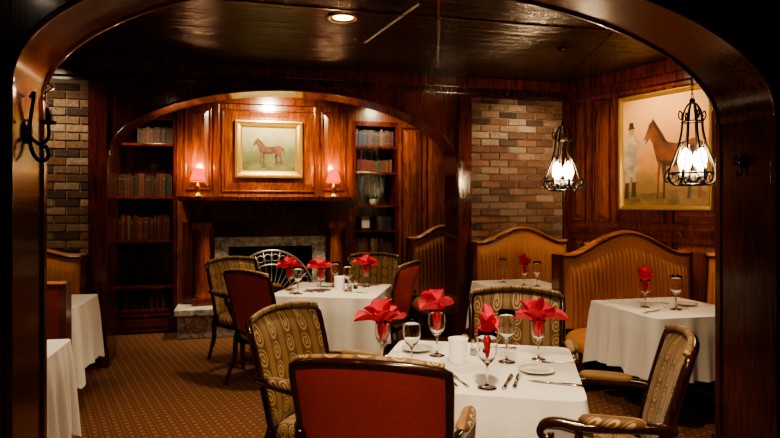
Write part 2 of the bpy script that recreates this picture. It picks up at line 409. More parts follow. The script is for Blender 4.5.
# mantelpiece
b=Bd()
b.box(FC-1.04,FC+1.04,-.36,-.001,1.545,1.60,'mahogany_dark'); b.box(FC-1.0,FC+1.0,-.32,-.001,1.50,1.545,'mahogany_dark'); b.box(FC-.96,FC+.96,-.26,-.001,1.46,1.50,'mahogany_dark')
b.box(FC-.92,FC+.92,-.20,-.001,1.30,1.46,'mahogany_dark')
for sx in (-1,1):
    cx=FC+sx*.79
    b.box(cx-.11,cx+.11,-.24,-.001,1.22,1.30,'mahogany'); b.box(cx-.11,cx+.11,-.24,-.001,.34,.42,'mahogany')
    b.lathe([(.095,.42),(.095,.44),(.075,.47),(.082,.60),(.085,.8),(.080,1.0),(.070,1.14),(.085,1.17),(.095,1.20),(.095,1.22)],(cx,-.13,0),24,'panel_wood_side')
    b.box(min(cx+sx*.11,cx+sx*.24),max(cx+sx*.11,cx+sx*.24),-.04,-.001,.34,1.30,'mahogany')
b.box(FC-.66,FC+.66,-.035,-.001,1.12,1.30,'mahogany_dark')
place(b.mesh('fireplace_mantel'),'fireplace_mantel',Forg,TH,.006)
b=Bd()
b.box(FC-.66,FC-.50,-.05,-.001,.34,1.115,'marble'); b.box(FC+.50,FC+.66,-.05,-.001,.34,1.115,'marble'); b.box(FC-.50,FC+.50,-.05,-.001,1.0,1.115,'marble')
b.box(FC-.518,FC-.49,0,.33,.34,1.028,'soot'); b.box(FC+.49,FC+.518,0,.33,.34,1.028,'soot'); b.box(FC-.49,FC+.49,.30,.335,.34,1.028,'soot'); b.box(FC-.49,FC+.49,0,.30,1.0,1.028,'soot')
place(b.mesh('fireplace_surround'),'fireplace_surround',Forg,TH,.004)
b=Bd()
b.box(FC-1.08,FC+1.0,-.46,-.001,.26,.335,'marble'); b.box(FC-1.05,FC+.97,-.42,-.001,0,.26,'marble')
place(b.mesh('stone_hearth'),'stone_hearth',Forg,TH,.01)
# fire screen
b=Bd(); R=.52; H=.60
def ell(k,a): return (R*k*math.cos(a),0,.02+H*k*math.sin(a))
b.sweep([ell(1,pi*i/32) for i in range(33)],.014,6,'pewter')
b.sweep([ell(.72,pi*i/32) for i in range(33)],.009,6,'pewter'); b.sweep([ell(.3,pi*i/24) for i in range(25)],.009,6,'pewter')
b.sweep([(-R,0,.02),(R,0,.02)],.014,6,'pewter')
for i in range(1,16):
    a=pi*i/16; b.sweep([ell(.3,a),ell(.98,a)],.0055,5,'pewter')
for i in range(16):
    a=pi*(i+.5)/16; c=Vector(ell(.86,a)); b.sweep([c+Vector((.04*math.cos(2*pi*k/14),-.004,.04*math.sin(2*pi*k/14))) for k in range(14)],.0055,5,'pewter',closed=True)
for sx in (-1,1): b.sweep([(sx*.3,-.08,.012),(sx*.3,0,.03),(sx*.3,.08,.012)],.01,6,'pewter')
place(b.mesh('fireplace_screen'),'fireplace_screen',frame_pt(Forg,TH,FC,-.16,.338),TH)

# bookcases
BC=[(.02,.09,.03),(.09,.02,.012),(.02,.03,.06),(.13,.055,.025),(.04,.025,.015),(.11,.07,.03),(.06,.012,.01),(.02,.04,.025),(.20,.15,.09),(.12,.02,.015),(.03,.06,.07)]
def bookcase(xa,xb,shelves,books,colset):
    b=Bd(); w='mahogany_dark'
    b.box(xa,xa+.035,-.02,.32,0,2.56,'mahogany'); b.box(xb-.035,xb,-.02,.32,0,2.56,'mahogany')
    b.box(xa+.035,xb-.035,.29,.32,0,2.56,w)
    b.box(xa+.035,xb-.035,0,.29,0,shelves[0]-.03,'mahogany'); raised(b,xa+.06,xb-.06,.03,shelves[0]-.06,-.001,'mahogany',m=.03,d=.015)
    for z in shelves: b.box(xa+.035,xb-.035,-.005,.29,z-.03,z,'mahogany')
    b.box(xa+.035,xb-.035,-.01,.29,2.50,2.56,'mahogany')
    place(b.mesh('built_in_bookcase'),'built_in_bookcase',Forg,TH,.003)
    b=Bd()
    for (z,p0,p1,hh) in books:
        x=xa+.04+(xb-xa-.08)*p0; xe=xa+.04+(xb-xa-.08)*p1
        ser=random.choice(colset)
        while x<xe:
            t=random.uniform(.022,.042)
            if x+t>xe: break
            if random.random()<.4: ser=random.choice(colset)
            h=hh*random.uniform(.84,1); d=random.uniform(.03,.07)
            k=random.uniform(.7,1.3); col=tuple(c*k for c in ser)
            b.box(x,x+t,d,d+.17,z+.001,z+h,'book',col)
            x+=t+.0015
            if random.random()<.6:
                b.box(x-t,x-.003,d-.0015,d,z+h*.76,z+h*.80,'book',(.22,.14,.05)); b.box(x-t,x-.003,d-.0015,d,z+h*.2,z+h*.22,'book',(.22,.14,.05))
    place(b.mesh('shelved_books'),'shelved_books',Forg,TH)
LB=[(.06,.022,.012),(.09,.035,.018),(.035,.015,.009),(.11,.022,.014),(.06,.035,.02),(.03,.03,.02),(.10,.05,.02)]
bookcase(-3.28,-2.595,[.28,.55,1.09,1.60,2.22],[(.28,0,0,.2),(.28,.05,.9,.22),(1.09,0,1,.30),(1.60,0,1,.27),(2.22,.35,1,.2)],LB)
bookcase(-.485,.105,[.28,.88,1.18,1.50,1.92,2.25],[(.88,0,1,.22),(2.25,0,1,.22),(1.92,.05,1,.17),(1.18,.55,1,.2),(.28,0,1,.3)],BC)
b=Bd(); b.lathe([(0,0),(.035,0),(.05,.03),(.055,.07),(.058,.075),(.05,.075),(.045,.06),(0,.06)],(0,0,0),20,'porcelain')
for i in range(46):
    az=random.uniform(0,2*pi); el=random.uniform(.3,1.5); L=random.uniform(.06,.11)
    d=Vector((math.cos(el)*math.cos(az),math.cos(el)*math.sin(az),math.sin(el))); sd=Vector((-math.sin(az),math.cos(az),0))
    def lf(u,v,d=d,sd=sd,L=L): return Vector((0,0,.065))+d*L*v+Vector((0,0,-.03*v*v))+sd*(u-.5)*.03*math.sin(pi*min(.98,v*.9+.1))
    b.grid(lf,2,4,'leaf')
place(b.mesh('potted_plant'),'potted_plant',frame_pt(Forg,TH,-.19,.13,1.502),0)
b=Bd(); b.box(-.07,.07,-.01,.01,0,.19,'mahogany'); b.box(-.05,.05,-.013,-.01,.02,.17,'white_trim'); b.box(-.02,.02,.01,.05,0,.08,'mahogany')
place(b.mesh('framed_photograph'),'framed_photograph',frame_pt(Forg,TH,-.30,.1,1.182),TH,.002)

# horse silhouette facing left
HORSE=[(0,.66),(.02,.62),(.07,.64),(.11,.68),(.16,.62),(.20,.50),(.23,.42),(.25,.38),(.24,.30),(.235,.22),(.235,.10),(.22,.02),(.21,0),(.26,0),(.265,.06),(.27,.22),(.29,.33),(.31,.37),(.32,.28),(.335,.2),(.33,.08),(.32,0),(.365,0),(.365,.08),(.37,.22),(.38,.36),(.5,.35),(.62,.38),(.68,.40),(.70,.33),(.69,.25),(.73,.18),(.72,.08),(.70,0),(.75,0),(.76,.08),(.775,.19),(.765,.26),(.80,.32),(.83,.25),(.88,.19),(.87,.1),(.86,0),(.91,0),(.915,.1),(.93,.2),(.90,.3),(.92,.42),(.93,.5),(.97,.45),(.985,.3),(1.0,.3),(1.0,.48),(.96,.58),(.90,.61),(.8,.645),(.7,.62),(.55,.60),(.42,.62),(.36,.66),(.30,.74),(.22,.83),(.17,.87),(.165,.91),(.145,.87),(.11,.85),(.06,.76)]
MANE=[(.165,.90),(.15,.86),(.19,.80),(.27,.70),(.34,.62),(.40,.61),(.36,.67),(.29,.76),(.22,.84)]
FARLEG=[(.315,.38),(.32,.28),(.335,.2),(.33,.08),(.32,0),(.365,0),(.365,.08),(.37,.22),(.385,.37)]
FARHIND=[(.70,.40),(.70,.33),(.69,.25),(.73,.18),(.72,.08),(.70,0),(.75,0),(.76,.08),(.775,.19),(.765,.26),(.79,.34)]
TAIL=[(.93,.5),(.97,.45),(.985,.3),(1.0,.3),(1.0,.48),(.96,.58),(.93,.6)]
SHADE=[(.26,.44),(.34,.42),(.5,.41),(.66,.45),(.70,.42),(.62,.385),(.5,.355),(.38,.365),(.30,.39)]
def horse(b,hx,hz,sx,sz,y,m1,m2):
    T=lambda L:[(hx+p[0]*sx,hz+p[1]*sz) for p in L]
    b.poly(T(HORSE),y,m1)
    for L in (MANE,FARLEG,FARHIND,TAIL,SHADE): b.poly(T(L),y-.0007,m2)
def picframe(b,x0,x1,z0,z1,w,y,mat,d=.045):
    prof=[(0,0),(0,d),(w*.25,d*1.1),(w*.4,d*.7),(w*.75,d*.5),(w,d*.15)]
    for i in range(len(prof)-1):
        (a,h),(a2,h2)=prof[i],prof[i+1]
        o=[(x0+a,y-h,z0+a),(x1-a,y-h,z0+a),(x1-a,y-h,z1-a),(x0+a,y-h,z1-a)]
        n=[(x0+a2,y-h2,z0+a2),(x1-a2,y-h2,z0+a2),(x1-a2,y-h2,z1-a2),(x0+a2,y-h2,z1-a2)]
        b.add(o+n,[(k,(k+1)%4,4+(k+1)%4,4+k) for k in range(4)],mat)
b=Bd(); X0,X1,Z0,Z1=-1.925,-1.125,1.83,2.52
picframe(b,X0,X1,Z0,Z1,.085,-.03,'gold_frame')
b.box(X0+.07,X1-.07,-.036,-.03,Z0+.07,Z1-.07,'canvas_small')
b.poly([(-1.84,2.03),(-1.5,2.05),(-1.21,2.02),(-1.21,1.92),(-1.84,1.92)],-.037,'paint_ground_green')
horse(b,-1.72,1.99,.38,.36,-.038,'paint_horse','paint_horse_dark')
place(b.mesh('horse_painting'),'horse_painting',Forg,TH)
b=Bd(); X0,X1,Z0,Z1=.72,1.70,1.45,2.585
picframe(b,X0,X1,Z0,Z1,.045,-.03,'gold_frame',.035)
b.box(X0+.04,X1-.04,-.036,-.03,Z0+.04,Z1-.04,'canvas_large')
mx=.88; mz=1.58
b.poly([(X0+.05,mz+.06),(X0+.35,mz+.03),(X0+.7,mz+.07),(X1-.05,mz+.04),(X1-.05,Z0+.05),(X0+.05,Z0+.05)],-.037,'paint_ground')
horse(b,.995,1.56,.65,.86,-.038,'paint_horse_light','paint_horse_dark')
b.poly([(mx-.02,mz+.0),(mx+.03,mz+.0),(mx+.035,mz+.02),(mx+.03,mz+.15),(mx+.03,mz+.32),(mx-.04,mz+.32),(mx-.01,mz+.12)],-.0395,'paint_dark')
b.poly([(mx-.10,mz-.02),(mx-.05,mz-.02),(mx-.05,mz+.12),(mx-.02,mz+.3),(mx-.09,mz+.3),(mx-.09,mz+.12)],-.0395,'paint_dark')
b.poly([(mx-.09,mz+.14),(mx-.04,mz+.14),(mx-.02,mz+.2),(mx+.0,mz+.14),(mx+.035,mz+.16),(mx+.04,mz+.34),(mx-.09,mz+.34)],-.0398,'paint_coat')
b.poly([(mx-.12,mz+.20),(mx-.03,mz+.24),(mx+.05,mz+.27),(mx+.055,mz+.40),(mx+.06,mz+.54),(mx+.03,mz+.60),(mx-.02,mz+.615),(mx-.07,mz+.60),(mx-.10,mz+.52),(mx-.11,mz+.38)],-.0405,'paint_coat')
b.poly([(mx+.02,mz+.58),(mx+.03,mz+.51),(mx+.09,mz+.49),(mx+.15,mz+.53),(mx+.15,mz+.56),(mx+.09,mz+.54)],-.041,'paint_coat')
b.ellipse(mx-.015,mz+.655,.030,.040,-.041,'paint_skin')
b.poly([(mx-.06,mz+.67),(mx+.03,mz+.68),(mx+.01,mz+.695),(mx+.005,mz+.74),(mx-.04,mz+.74),(mx-.045,mz+.69)],-.0415,'paint_dark')
place(b.mesh('groom_and_horse_painting'),'groom_and_horse_painting',Worg,WR)

# mantel lamps
b=Bd()
b.lathe([(0,0),(.05,0),(.05,.012),(.018,.03),(.014,.05),(.035,.08),(.038,.10),(.015,.135),(.010,.16),(.010,.19)],(0,0,0),20,'brass')
b.lathe([(.092,.175),(.052,.32)],(0,0,0),24,'shade_red'); b.lathe([(.088,.177),(.050,.318)],(0,0,0),24,'shade_liner')
b.lathe([(.093,.170),(.094,.180)],(0,0,0),24,'gold_frame'); b.lathe([(.052,.317),(.053,.323)],(0,0,0),24,'gold_frame')
lm=b.mesh('mantel_lamp')
LP=[]
for s in (-2.34,-.76):
    p=frame_pt(Forg,TH,s,-.19,1.602); place(lm,'mantel_lamp',p); LP.append(p)

# ------------------------------------------------------------------ dining chair
def make_chair():
    b=Bd(); W='chair_wood'
    def Pt(u,v,off=0):
        w=.262+.022*v
        return Vector((u*w,-.235-.10*v-.03*v*v+.055*u*u+off,.43+.50*v+.03*(1-u*u)*v))
    def inner(u,v):
        U=2*u-1; pad=.034*(1-abs(U)**6)*(1-abs(2*v-1)**6)
        return Pt(U*.97,.02+.96*v,pad+.004)
    def outer(u,v):
        U=2*u-1; pad=.014*(1-abs(U)**6)*(1-abs(2*v-1)**6)
        return Pt(U*.97,.02+.96*v,-pad-.008)
    b.grid(inner,16,12,'chair_fabric',flip=True); b.grid(outer,16,12,'leather_red')
    path=[Pt(-1,v/10) for v in range(0,10)]+[Pt(-.985,.985)]+[Pt(-1+2*i/20,1) for i in range(1,20)]+[Pt(.985,.985)]+[Pt(1,v/10) for v in range(9,-1,-1)]
    b.sweep(path,[.019]*len(path),8,W,(1,.9))
    b.sweep([Pt(-1+2*i/12,0) for i in range(13)],.02,8,W)
    b.sweep([Pt(-.93+1.86*i/20,1,.0)+Vector((0,.012,.014)) for i in range(21)],.014,8,'chair_fabric')
    for s in (-1,1):
        b.sweep(catmull([Pt(s,.03),(s*.258,-.215,.36),(s*.25,-.235,.22),(s*.245,-.30,.08),(s*.245,-.335,0)]),[.023]*8+[.022]*8+[.017]*9,8,W)
        b.sweep(catmull([(s*.245,.215,.40),(s*.25,.232,.30),(s*.243,.225,.16),(s*.24,.228,.05),(s*.24,.235,0)]),[.03-.0006*i*1.0 for i in range(25)],8,W)
        arm=catmull([(s*.268,-.265,.66),(s*.295,-.20,.672),(s*.318,-.06,.668),(s*.322,.07,.66),(s*.315,.15,.665),(s*.312,.20,.655),(s*.312,.222,.625),(s*.312,.205,.600),(s*.312,.18,.603),(s*.312,.178,.622)],5)
        b.sweep(arm,[.022]*25+[.021-.0004*i for i in range(len(arm)-25)],8,W)
        b.sweep(catmull([(s*.262,.13,.40),(s*.290,.155,.47),(s*.308,.125,.54),(s*.316,.08,.60),(s*.318,.075,.655)],6),[.021]*13+[.017]*12,8,W)
        def pad(u,v,s=s):
            a=2*pi*u; y=-.17+.25*v; k=max(0,1-abs(2*v-1)**5)**.5
            return Vector((s*(.318-.10*max(0,-y-.05)),y,.687))+Vector((.030*k*math.cos(a),0,.024*k*math.sin(a)))
        b.grid(pad,14,14,'chair_fabric',wrap=True)
    b.box(-.235,.235,.19,.235,.34,.41,W); b.box(-.235,.235,-.225,-.195,.34,.41,W)
    for s in (-1,1): b.box(min(s*.215,s*.25),max(s*.215,s*.25),-.2,.2,.34,.41,W)
    b.cushion((0,.005,.405),.262,.24,.075,'chair_fabric',5,36)
    return b.mesh('dining_chair')
CH=make_chair()
def chair(x,y,fx,fy):
    place(CH,'dining_chair',(x,y,0),math.atan2(fy,fx)-pi/2)
def chair_back(xb,yb,fx,fy):
    l=math.hypot(fx,fy); fx/=l; fy/=l; chair(xb+fx*.33,yb+fy*.33,fx,fy)
chair_back(-.08,2.07,.22,.97)
chair_back(-.56,3.12,.88,-.48)
chair_back(.80,3.80,-.22,-.97)
chair_back(1.20,2.46,-.94,.30)
chair_back(-1.18,4.85,.62,.78)
chair_back(-1.60,6.02,.75,-.66)
chair_back(.20,5.55,-.93,.37)
chair_back(-.17,6.55,-.15,-1)

# ------------------------------------------------------------------ tables
def table(x,y,rz,h,drop,seed,name='dining_table'):
    rnd=random.Random(seed); b=Bd()
    b.box(-h+.03,h-.03,-h+.03,h-.03,.705,.735,'table_wood')
    b.lathe([(0,.03),(.04,.03),(.05,.1),(.035,.18),(.045,.4),(.06,.55),(.04,.62),(.06,.70),(0,.705)],(0,0,0),20,'table_wood')
    for k in range(4):
        a=pi/4+k*pi/2; c,s=math.cos(a),math.sin(a)
        b.sweep(catmull([(c*.03,s*.03,.16),(c*.14,s*.14,.13),(c*.24,s*.24,.05),(c*.30,s*.30,.018)]),.018,8,'table_wood')
    t=place(b.mesh(name),name,(x,y,0),rz)
    b=Bd(); N=192; ph=[rnd.uniform(0,6.28) for _ in range(6)]
    def per(u):
        a=2*pi*u+pi/4; ca,sa=math.cos(a),math.sin(a); e=22
        r=h/((abs(ca)**e+abs(sa)**e)**(1/e)); px,py=r*ca,r*sa
        cn=min(abs(px),abs(py))/h
        return px,py,a,max(0,(cn-.55)/.45)
    def f(u,v):
        px,py,a,cn=per(u)
        nx=(abs(px)/h)**8*math.copysign(1,px); ny=(abs(py)/h)**8*math.copysign(1,py); l=math.hypot(nx,ny) or 1; nx/=l; ny/=l
        fold=.5*math.sin(9*a+ph[0])+.5*math.sin(15*a+ph[1])+.35*math.sin(23*a+ph[2])
        cf=cn**1.5
        off=.004+.010*min(1,v*4)+v*(.018+.032*fold*(1-cf))+v*cf*(.055+.012*math.sin(31*a))
        off-=v*.05*math.exp(-((cn-.35)/.16)**2)*(1 if cn>0 else 0)
        z=.745-(drop*(1+.22*cf)+.008*math.sin(7*a+ph[3]))*v - .004*(1 if v>0 else 0)
        return Vector((px+nx*off,py+ny*off,z))
    b.grid(f,N,14,'linen',True,True,True)
    def top(u,v):
        px,py,a,cn=per(u); k=v
        return Vector((px*k+ (0),py*k,.745+.0015*math.sin(9*px)*math.sin(7*py)))
    b.grid(top,N,6,'linen',True,False,True)
    def lip(u,v):
        p0=top(u,1); p1=f(u,0); return p0.lerp(p1,v)
    b.grid(lip,N,1,'linen',True,True,True)
    place(b.mesh('tablecloth'),'tablecloth',(0,0,0),0,parent=t)
    return t
table(.41,2.83,-.21,.45,.46,1)
table(-.50,5.35,-.16,.45,.46,2)
table(1.22,5.72,TH,.34,.40,3)
table(2.06,4.45,TH,.40,.42,4)
table(-2.74,4.66,TH,.36,.48,5)
table(-2.04,2.99,TH,.33,.48,6)

# ------------------------------------------------------------------ banquettes
def banquette(w,z0,z1,sd,ribs,loc,rz,back='mahogany',ends=True):
    b=Bd(); hw=w/2
    def zt(U):
        k=min(1,abs(U)/.82); h=.5+.5*math.cos(pi*k)
        return z0+(z1-z0)*(h**.75)
    def fr(u,v):
        U=2*u-1; z=.44+(zt(U)-.02-.44)*v
        e=1-abs(U)**14; border=1 if (abs(U)<.90 and v<.86) else 0
        rib=.016*abs(math.sin(pi*ribs*u))
        y=-.045-.05*e*math.sin(pi*min(1,.12+v*.9))**.5 - (rib if border else -.004+.0) -.03*(1-v)
        return Vector((U*(hw-.02),y,z))
    b.grid(fr,ribs*6,22,'leather_tan',True)
    def bk(u,v):
        U=2*u-1; return Vector((U*(hw-.015),.05,.0+(zt(U)-.01)*v))
    b.grid(bk,40,6,back,True,True)
    top=[(hw*(2*i/48-1),-.005,zt(2*i/48-1)) for i in range(49)]
    b.sweep(top,.032,10,'leather_tan_dark',(1.6,.75)); b.sweep([(p[0],-.062,p[2]-.006) for p in top],.010,8,'mahogany'); b.sweep([(p[0],.045,p[2]) for p in top],.012,8,'mahogany')
    if ends:
        for s in (-1,1): b.box(s*hw-.02,s*hw+.02,-.075,.055,0,zt(1)+.012,'mahogany')
    b.box(-hw+.01,hw-.01,-sd+.03,.04,.0,.30,'mahogany_dark')
    n=max(1,round(w/.6))
    for i in range(n):
        cx=-hw+w*(i+.5)/n; b.cushion((cx,-(sd+.06)/2,.34),w/n/2-.005,(sd-.06)/2,.12,'leather_tan',8,40,.5)
    place(b.mesh('booth_banquette'),'booth_banquette',loc,rz,0)
p=frame_pt(Morg,TH,1.42,-.12,0); banquette(1.10,1.10,1.25,.44,26,p,TH)
banquette(1.34,1.06,1.25,.44,32,(2.10,5.375,0),TH)
p=frame_pt(Worg,WR,.62,-.10,0); banquette(.55,1.08,1.16,.30,13,p,WR)
p=frame_pt(Worg,WR,2.32,-.10,0); banquette(1.25,1.06,1.18,.42,28,p,WR)
p=frame_pt(Morg,TH,-3.46,-.12,0); banquette(1.16,1.04,1.14,.40,26,p,TH)
banquette(1.15,.98,1.05,.34,26,(-2.68,3.78,0),TH+pi,'leather_maroon')
p=frame_pt(Forg,TH,.50,-.62,0); banquette(.86,1.10,1.24,.40,18,p,TH)

# ------------------------------------------------------------------ table ware
def glass_mesh():
    b=Bd()
    prof=[(.0,.0),(.034,.0),(.035,.002),(.02,.006),(.006,.012),(.0045,.03),(.0045,.075),(.008,.085),(.022,.098),(.034,.12),(.038,.145),(.036,.18),(.032,.205),(.0308,.205),(.0348,.18),(.0365,.145),(.0325,.12),(.020,.10),(.0,.092)]
    b.lathe(prof,(0,0,0),28,'glass'); return b.mesh('wine_glass')
GL=glass_mesh()
def glass(x,y,z=.748,s=1.12):
    o=place(GL,'wine_glass',(x,y,z)); o.scale=(s,s,s)
def napkin_mesh(seed,spread=1.0):
    r=random.Random(seed); b=Bd()
    b.lathe([(.002,.102),(.012,.112),(.020,.135),(.024,.165),(.026,.20),(.018,.215)],(0,0,0),28,'napkin_red',flute=(7,.18))
    def petal(az,el,L,Wd,curl,fold):
        side=Vector((-math.sin(az),math.cos(az),0)); pos=Vector((0,0,.170)); e=el
        K=12
        ax=[]
        for i in range(K+1):
            d=Vector((math.cos(e)*math.cos(az),math.cos(e)*math.sin(az),math.sin(e))); ax.append((pos.copy(),d)); pos=pos+d*L/K; e-=curl/K
        def f(u,v):
            i=min(K,int(round(v*K))); p,d=ax[i]; t=2*u-1
            sh=(.22+.90*math.sin(pi*min(1,v*.72+.06)))*(1-max(0,v-.72)/.28)**.6 if v<1 else 0
            nrm=side.cross(d)*-1
            return p+side*Wd*sh*t+nrm*(fold*Wd*sh*abs(t)+.005*math.sin(9*t+v*6))
        b.grid(f,8,K,'napkin_red',True)
    az0=r.uniform(-.3,.3)
    for (a,el,L,Wd,c,fo) in [(0,.65,.15,.050,.9,.6),(pi,.7,.15,.050,.9,.6),(.5,1.0,.13,.052,.6,.6),(pi-.6,1.05,.14,.052,.6,.6),(-.6,.95,.12,.048,.9,.6),(pi+.7,.9,.12,.048,.9,.6),(pi/2,1.25,.14,.05,.4,.5),(-pi/2,1.15,.11,.052,.9,.5),(0.1,1.4,.14,.042,.3,.8)]:
        petal(a+az0+r.uniform(-.2,.2),el+r.uniform(-.15,.15),L*spread*r.uniform(.85,1.08),Wd,c,fo)
    return b.mesh('folded_napkin')
NK=[napkin_mesh(i) for i in range(4)]
kk=0
def setting(x,y,rz=0,s=1.0,z=.748,gs=1.0):
    global kk
    glass(x,y,z,gs); o=place(NK[kk%4],'folded_napkin',(x,y,z),rz); o.scale=(s*gs,s*gs,gs); kk+=1
setting(-.035,2.87,.2,1.0)
glass(.10,2.77)
setting(.235,3.0,.9,.72,gs=1.15)
setting(.40,2.47,1.6,.46,gs=1.15)
glass(.56,2.88,s=1.2)
setting(.725,2.93,-.2,1.0)
setting(-.88,5.28,.3,.9); glass(-.78,5.08); setting(-.60,5.20,.8,.95); glass(-.37,5.25); setting(-.22,5.52,.1,1.0); glass(-.5,5.5)
setting(1.26,5.62,1.0,.7); glass(1.36,5.55); glass(1.10,5.85)
setting(1.88,4.42,.9,.8); glass(2.06,4.32,s=1.2); 
b=Bd(); b.lathe([(0,0),(.036,0),(.040,.01),(.042,.05),(.045,.11),(.047,.118),(.043,.118),(.040,.10),(.037,.02),(0,.015)],(0,0,0),72,'votive',flute=(18,.035))
VT=b.mesh('votive_candle_holder'); place(VT,'votive_candle_holder',(.325,2.86,.748)); place(VT,'votive_candle_holder',(-.45,5.33,.748))
for nm,fill,pos in (('salt_shaker','salt',[(.42,3.02),(-.36,5.42)]),('pepper_shaker','pepper',[(.47,2.99),(-.31,5.40)])):
    b=Bd(); b.lathe([(0,0),(.018,0),(.020,.006),(.016,.03),(.013,.055),(.013,.058)],(0,0,0),12,'glass'); b.lathe([(0,.004),(.013,.004),(.012,.03),(0,.032)],(0,0,0),12,fill)
    b.lathe([(.014,.056),(.015,.066),(.010,.076),(0,.080)],(0,0,0),14,'silver'); me=b.mesh(nm)
    for x,y in pos: place(me,nm,(x,y,.748))
b=Bd(); b.lathe([(0,.004),(.045,.004),(.05,.006),(.078,.014),(.080,.016),(.078,.018),(.05,.010),(.045,.008),(0,.008)],(0,0,0),40,'porcelain'); PL=b.mesh('bread_plate')
for x,y in ((.14,3.10),(.66,2.70),(-.60,5.55),(2.22,4.50)): place(PL,'bread_plate',(x,y,.748))
def fork():
    b=Bd()
    b.sweep([(0,-.09,.004),(0,-.03,.005),(0,.02,.005),(0,.04,.004)],[.007,.005,.003,.004],8,'silver',(1,.35))
    b.sweep([(0,.035,.004),(0,.05,.003),(0,.065,.003)],[.005,.011,.012],8,'silver',(1,.15))
    for i in range(4): b.sweep([(-.009+.006*i,.062,.003),(-.009+.006*i,.085,.004),(-.009+.006*i,.105,.007)],[.002,.002,.001],5,'silver')
    return b.mesh('fork')
def knife():
    b=Bd()
    b.sweep([(0,-.11,.005),(0,-.07,.006),(0,-.01,.006)],[.008,.009,.006],8,'silver',(1,.5))
    b.sweep([(0,-.01,.005),(.001,.04,.005),(.002,.09,.005),(-.002,.12,.005)],[.006,.010,.010,.003],8,'silver',(1,.12))
    return b.mesh('knife')
FK,KN=fork(),knife()
for x,y,r in ((.30,2.56,.25),(.26,2.57,.2),(.06,2.93,1.2),(.81,2.86,1.5)): place(FK,'fork',(x,y,.747),r)
for x,y,r in ((.50,2.55,-.35),(.54,2.56,-.3),(.70,2.52,1.2),(.55,3.14,1.6),(-.7,5.22,.4),(-.3,5.15,1.2),(2.02,4.6,1.2),(1.84,4.22,-.9)): place(KN,'knife',(x,y,.747),r)

# ------------------------------------------------------------------ pendant lanterns
def lantern(x,y,zb,S):
    b=Bd(); prof=[(.012,.53),(.035,.51),(.058,.46),(.066,.40),(.072,.33),(.095,.23),(.130,.13),(.158,.06),(.160,.02),(.14,-.02),(.10,-.035),(.075,-.015),(.075,.01),(.092,.015)]
    curl=[(.150,.085),(.175,.06),(.190,.025),(.182,-.005),(.163,-.012),(.152,.004),(.160,.018),(.170,.012)]
    tcurl=[(.060,.44),(.085,.475),(.095,.44),(.080,.415),(.070,.43),(.078,.445)]
    for k in range(8):
        a=2*pi*k/8; F=lambda L:catmull([(r*S*math.cos(a),r*S*math.sin(a),z*S) for r,z in L],4)
        b.sweep(F(prof),.0058,6,'iron'); b.sweep(F(curl),.0048,6,'iron')
        if k%2==0: b.sweep(F(tcurl),.0045,6,'iron')
    for r,z in ((.157,.045),(.068,.40),(.10,-.035)): b.sweep(circle((0,0,z*S),r*S,32),.0055,6,'iron',closed=True)
    for k in range(8):
        a=2*pi*(k+.5)/8; c=Vector((.157*S*math.cos(a),.157*S*math.sin(a),.0)); t=Vector((-math.sin(a),math.cos(a),0))
        b.sweep([c+t*.028*math.cos(2*pi*i/12)+Vector((0,0,.045*S-.03+.028*math.sin(2*pi*i/12))) for i in range(12)],.0035,5,'iron',closed=True)
    b.lathe([(0,.53*S),(.014,.53*S),(.02,.545*S),(.012,.56*S),(0,.565*S)],(0,0,0),12,'iron')
    b.lathe([(0,-.02),(.03,-.015),(.035,.0),(.012,.02),(.010,.05),(0,.05)],(0,0,0),14,'iron')
    for k in range(4):
        a=2*pi*k/4+.4; cx,cy=.066*S*math.cos(a),.066*S*math.sin(a)
        b.sweep(catmull([(0,0,.0),(cx*.6,cy*.6,-.008),(cx,cy,.02)],4),.004,6,'iron')
        b.lathe([(0,.015),(.018,.018),(.020,.026),(.011,.028),(.011,.065),(0,.066)],(cx,cy,0),12,'porcelain')
        b.lathe([(0,.066),(.010,.07),(.022,.10),(.026,.128),(.018,.165),(.005,.205),(0,.21)],(cx,cy,0),14,'bulb')
        b.lathe([(.026,.03),(.038,.09),(.040,.15),(.028,.22),(.026,.25)],(cx,cy,0),16,'glass')
    i=0; zz=.56*S
    while zb+zz<CEIL-.03:
        pts=[]
        for k in range(12):
            a=2*pi*k/12; u,v=.008*math.cos(a),.019*math.sin(a)
            pts.append((u,0,zz+v+.016) if i%2==0 else (0,u,zz+v+.016))
        b.sweep(pts,.0024,5,'iron',closed=True); zz+=.030; i+=1
    b.lathe([(0,CEIL-zb-.001),(.05,CEIL-zb-.001),(.048,CEIL-zb-.012),(.02,CEIL-zb-.028),(0,CEIL-zb-.03)],(0,0,0),20,'iron')
    place(b.mesh('pendant_lantern'),'pendant_lantern',(x,y,zb))
LN=[(1.50,5.20,1.66,1.0),(2.04,4.05,1.67,.98)]
for l in LN: lantern(*l)

def sconce(org,sgn):
    b=Bd()
    b.lathe([(0,-.0),(.05,0),(.05,.008),(.0,.014)],(0,0,0),16,'iron',T=Matrix.Rotation(sgn*pi/2,4,'Y'))
    X=sgn
    b.sweep(catmull([(X*.01,0,.14),(X*.03,0,.16),(X*.02,0,.10),(X*.01,0,.0),(X*.02,0,-.08),(X*.05,0,-.12),(X*.08,0,-.10),(X*.07,0,-.06),(X*.05,0,-.07)],5),.008,6,'iron')
    b.sweep(catmull([(X*.01,0,-.02),(X*.05,0,-.05),(X*.08,0,-.02),(X*.08,0,.03)],5),.007,6,'iron')
    b.lathe([(0,.03),(.03,.035),(.035,.045),(.012,.045),(.012,.05)],(X*.08,0,0),16,'iron')
    b.lathe([(.012,.045),(.012,.10),(.0,.102)],(X*.08,0,0),12,'iron')
    b.sweep([(X*.08+.028*math.cos(2*pi*i/20)*(1-.02*i),.028*math.sin(2*pi*i/20),.10+.004*i) for i in range(28)],.003,5,'iron')
    return b
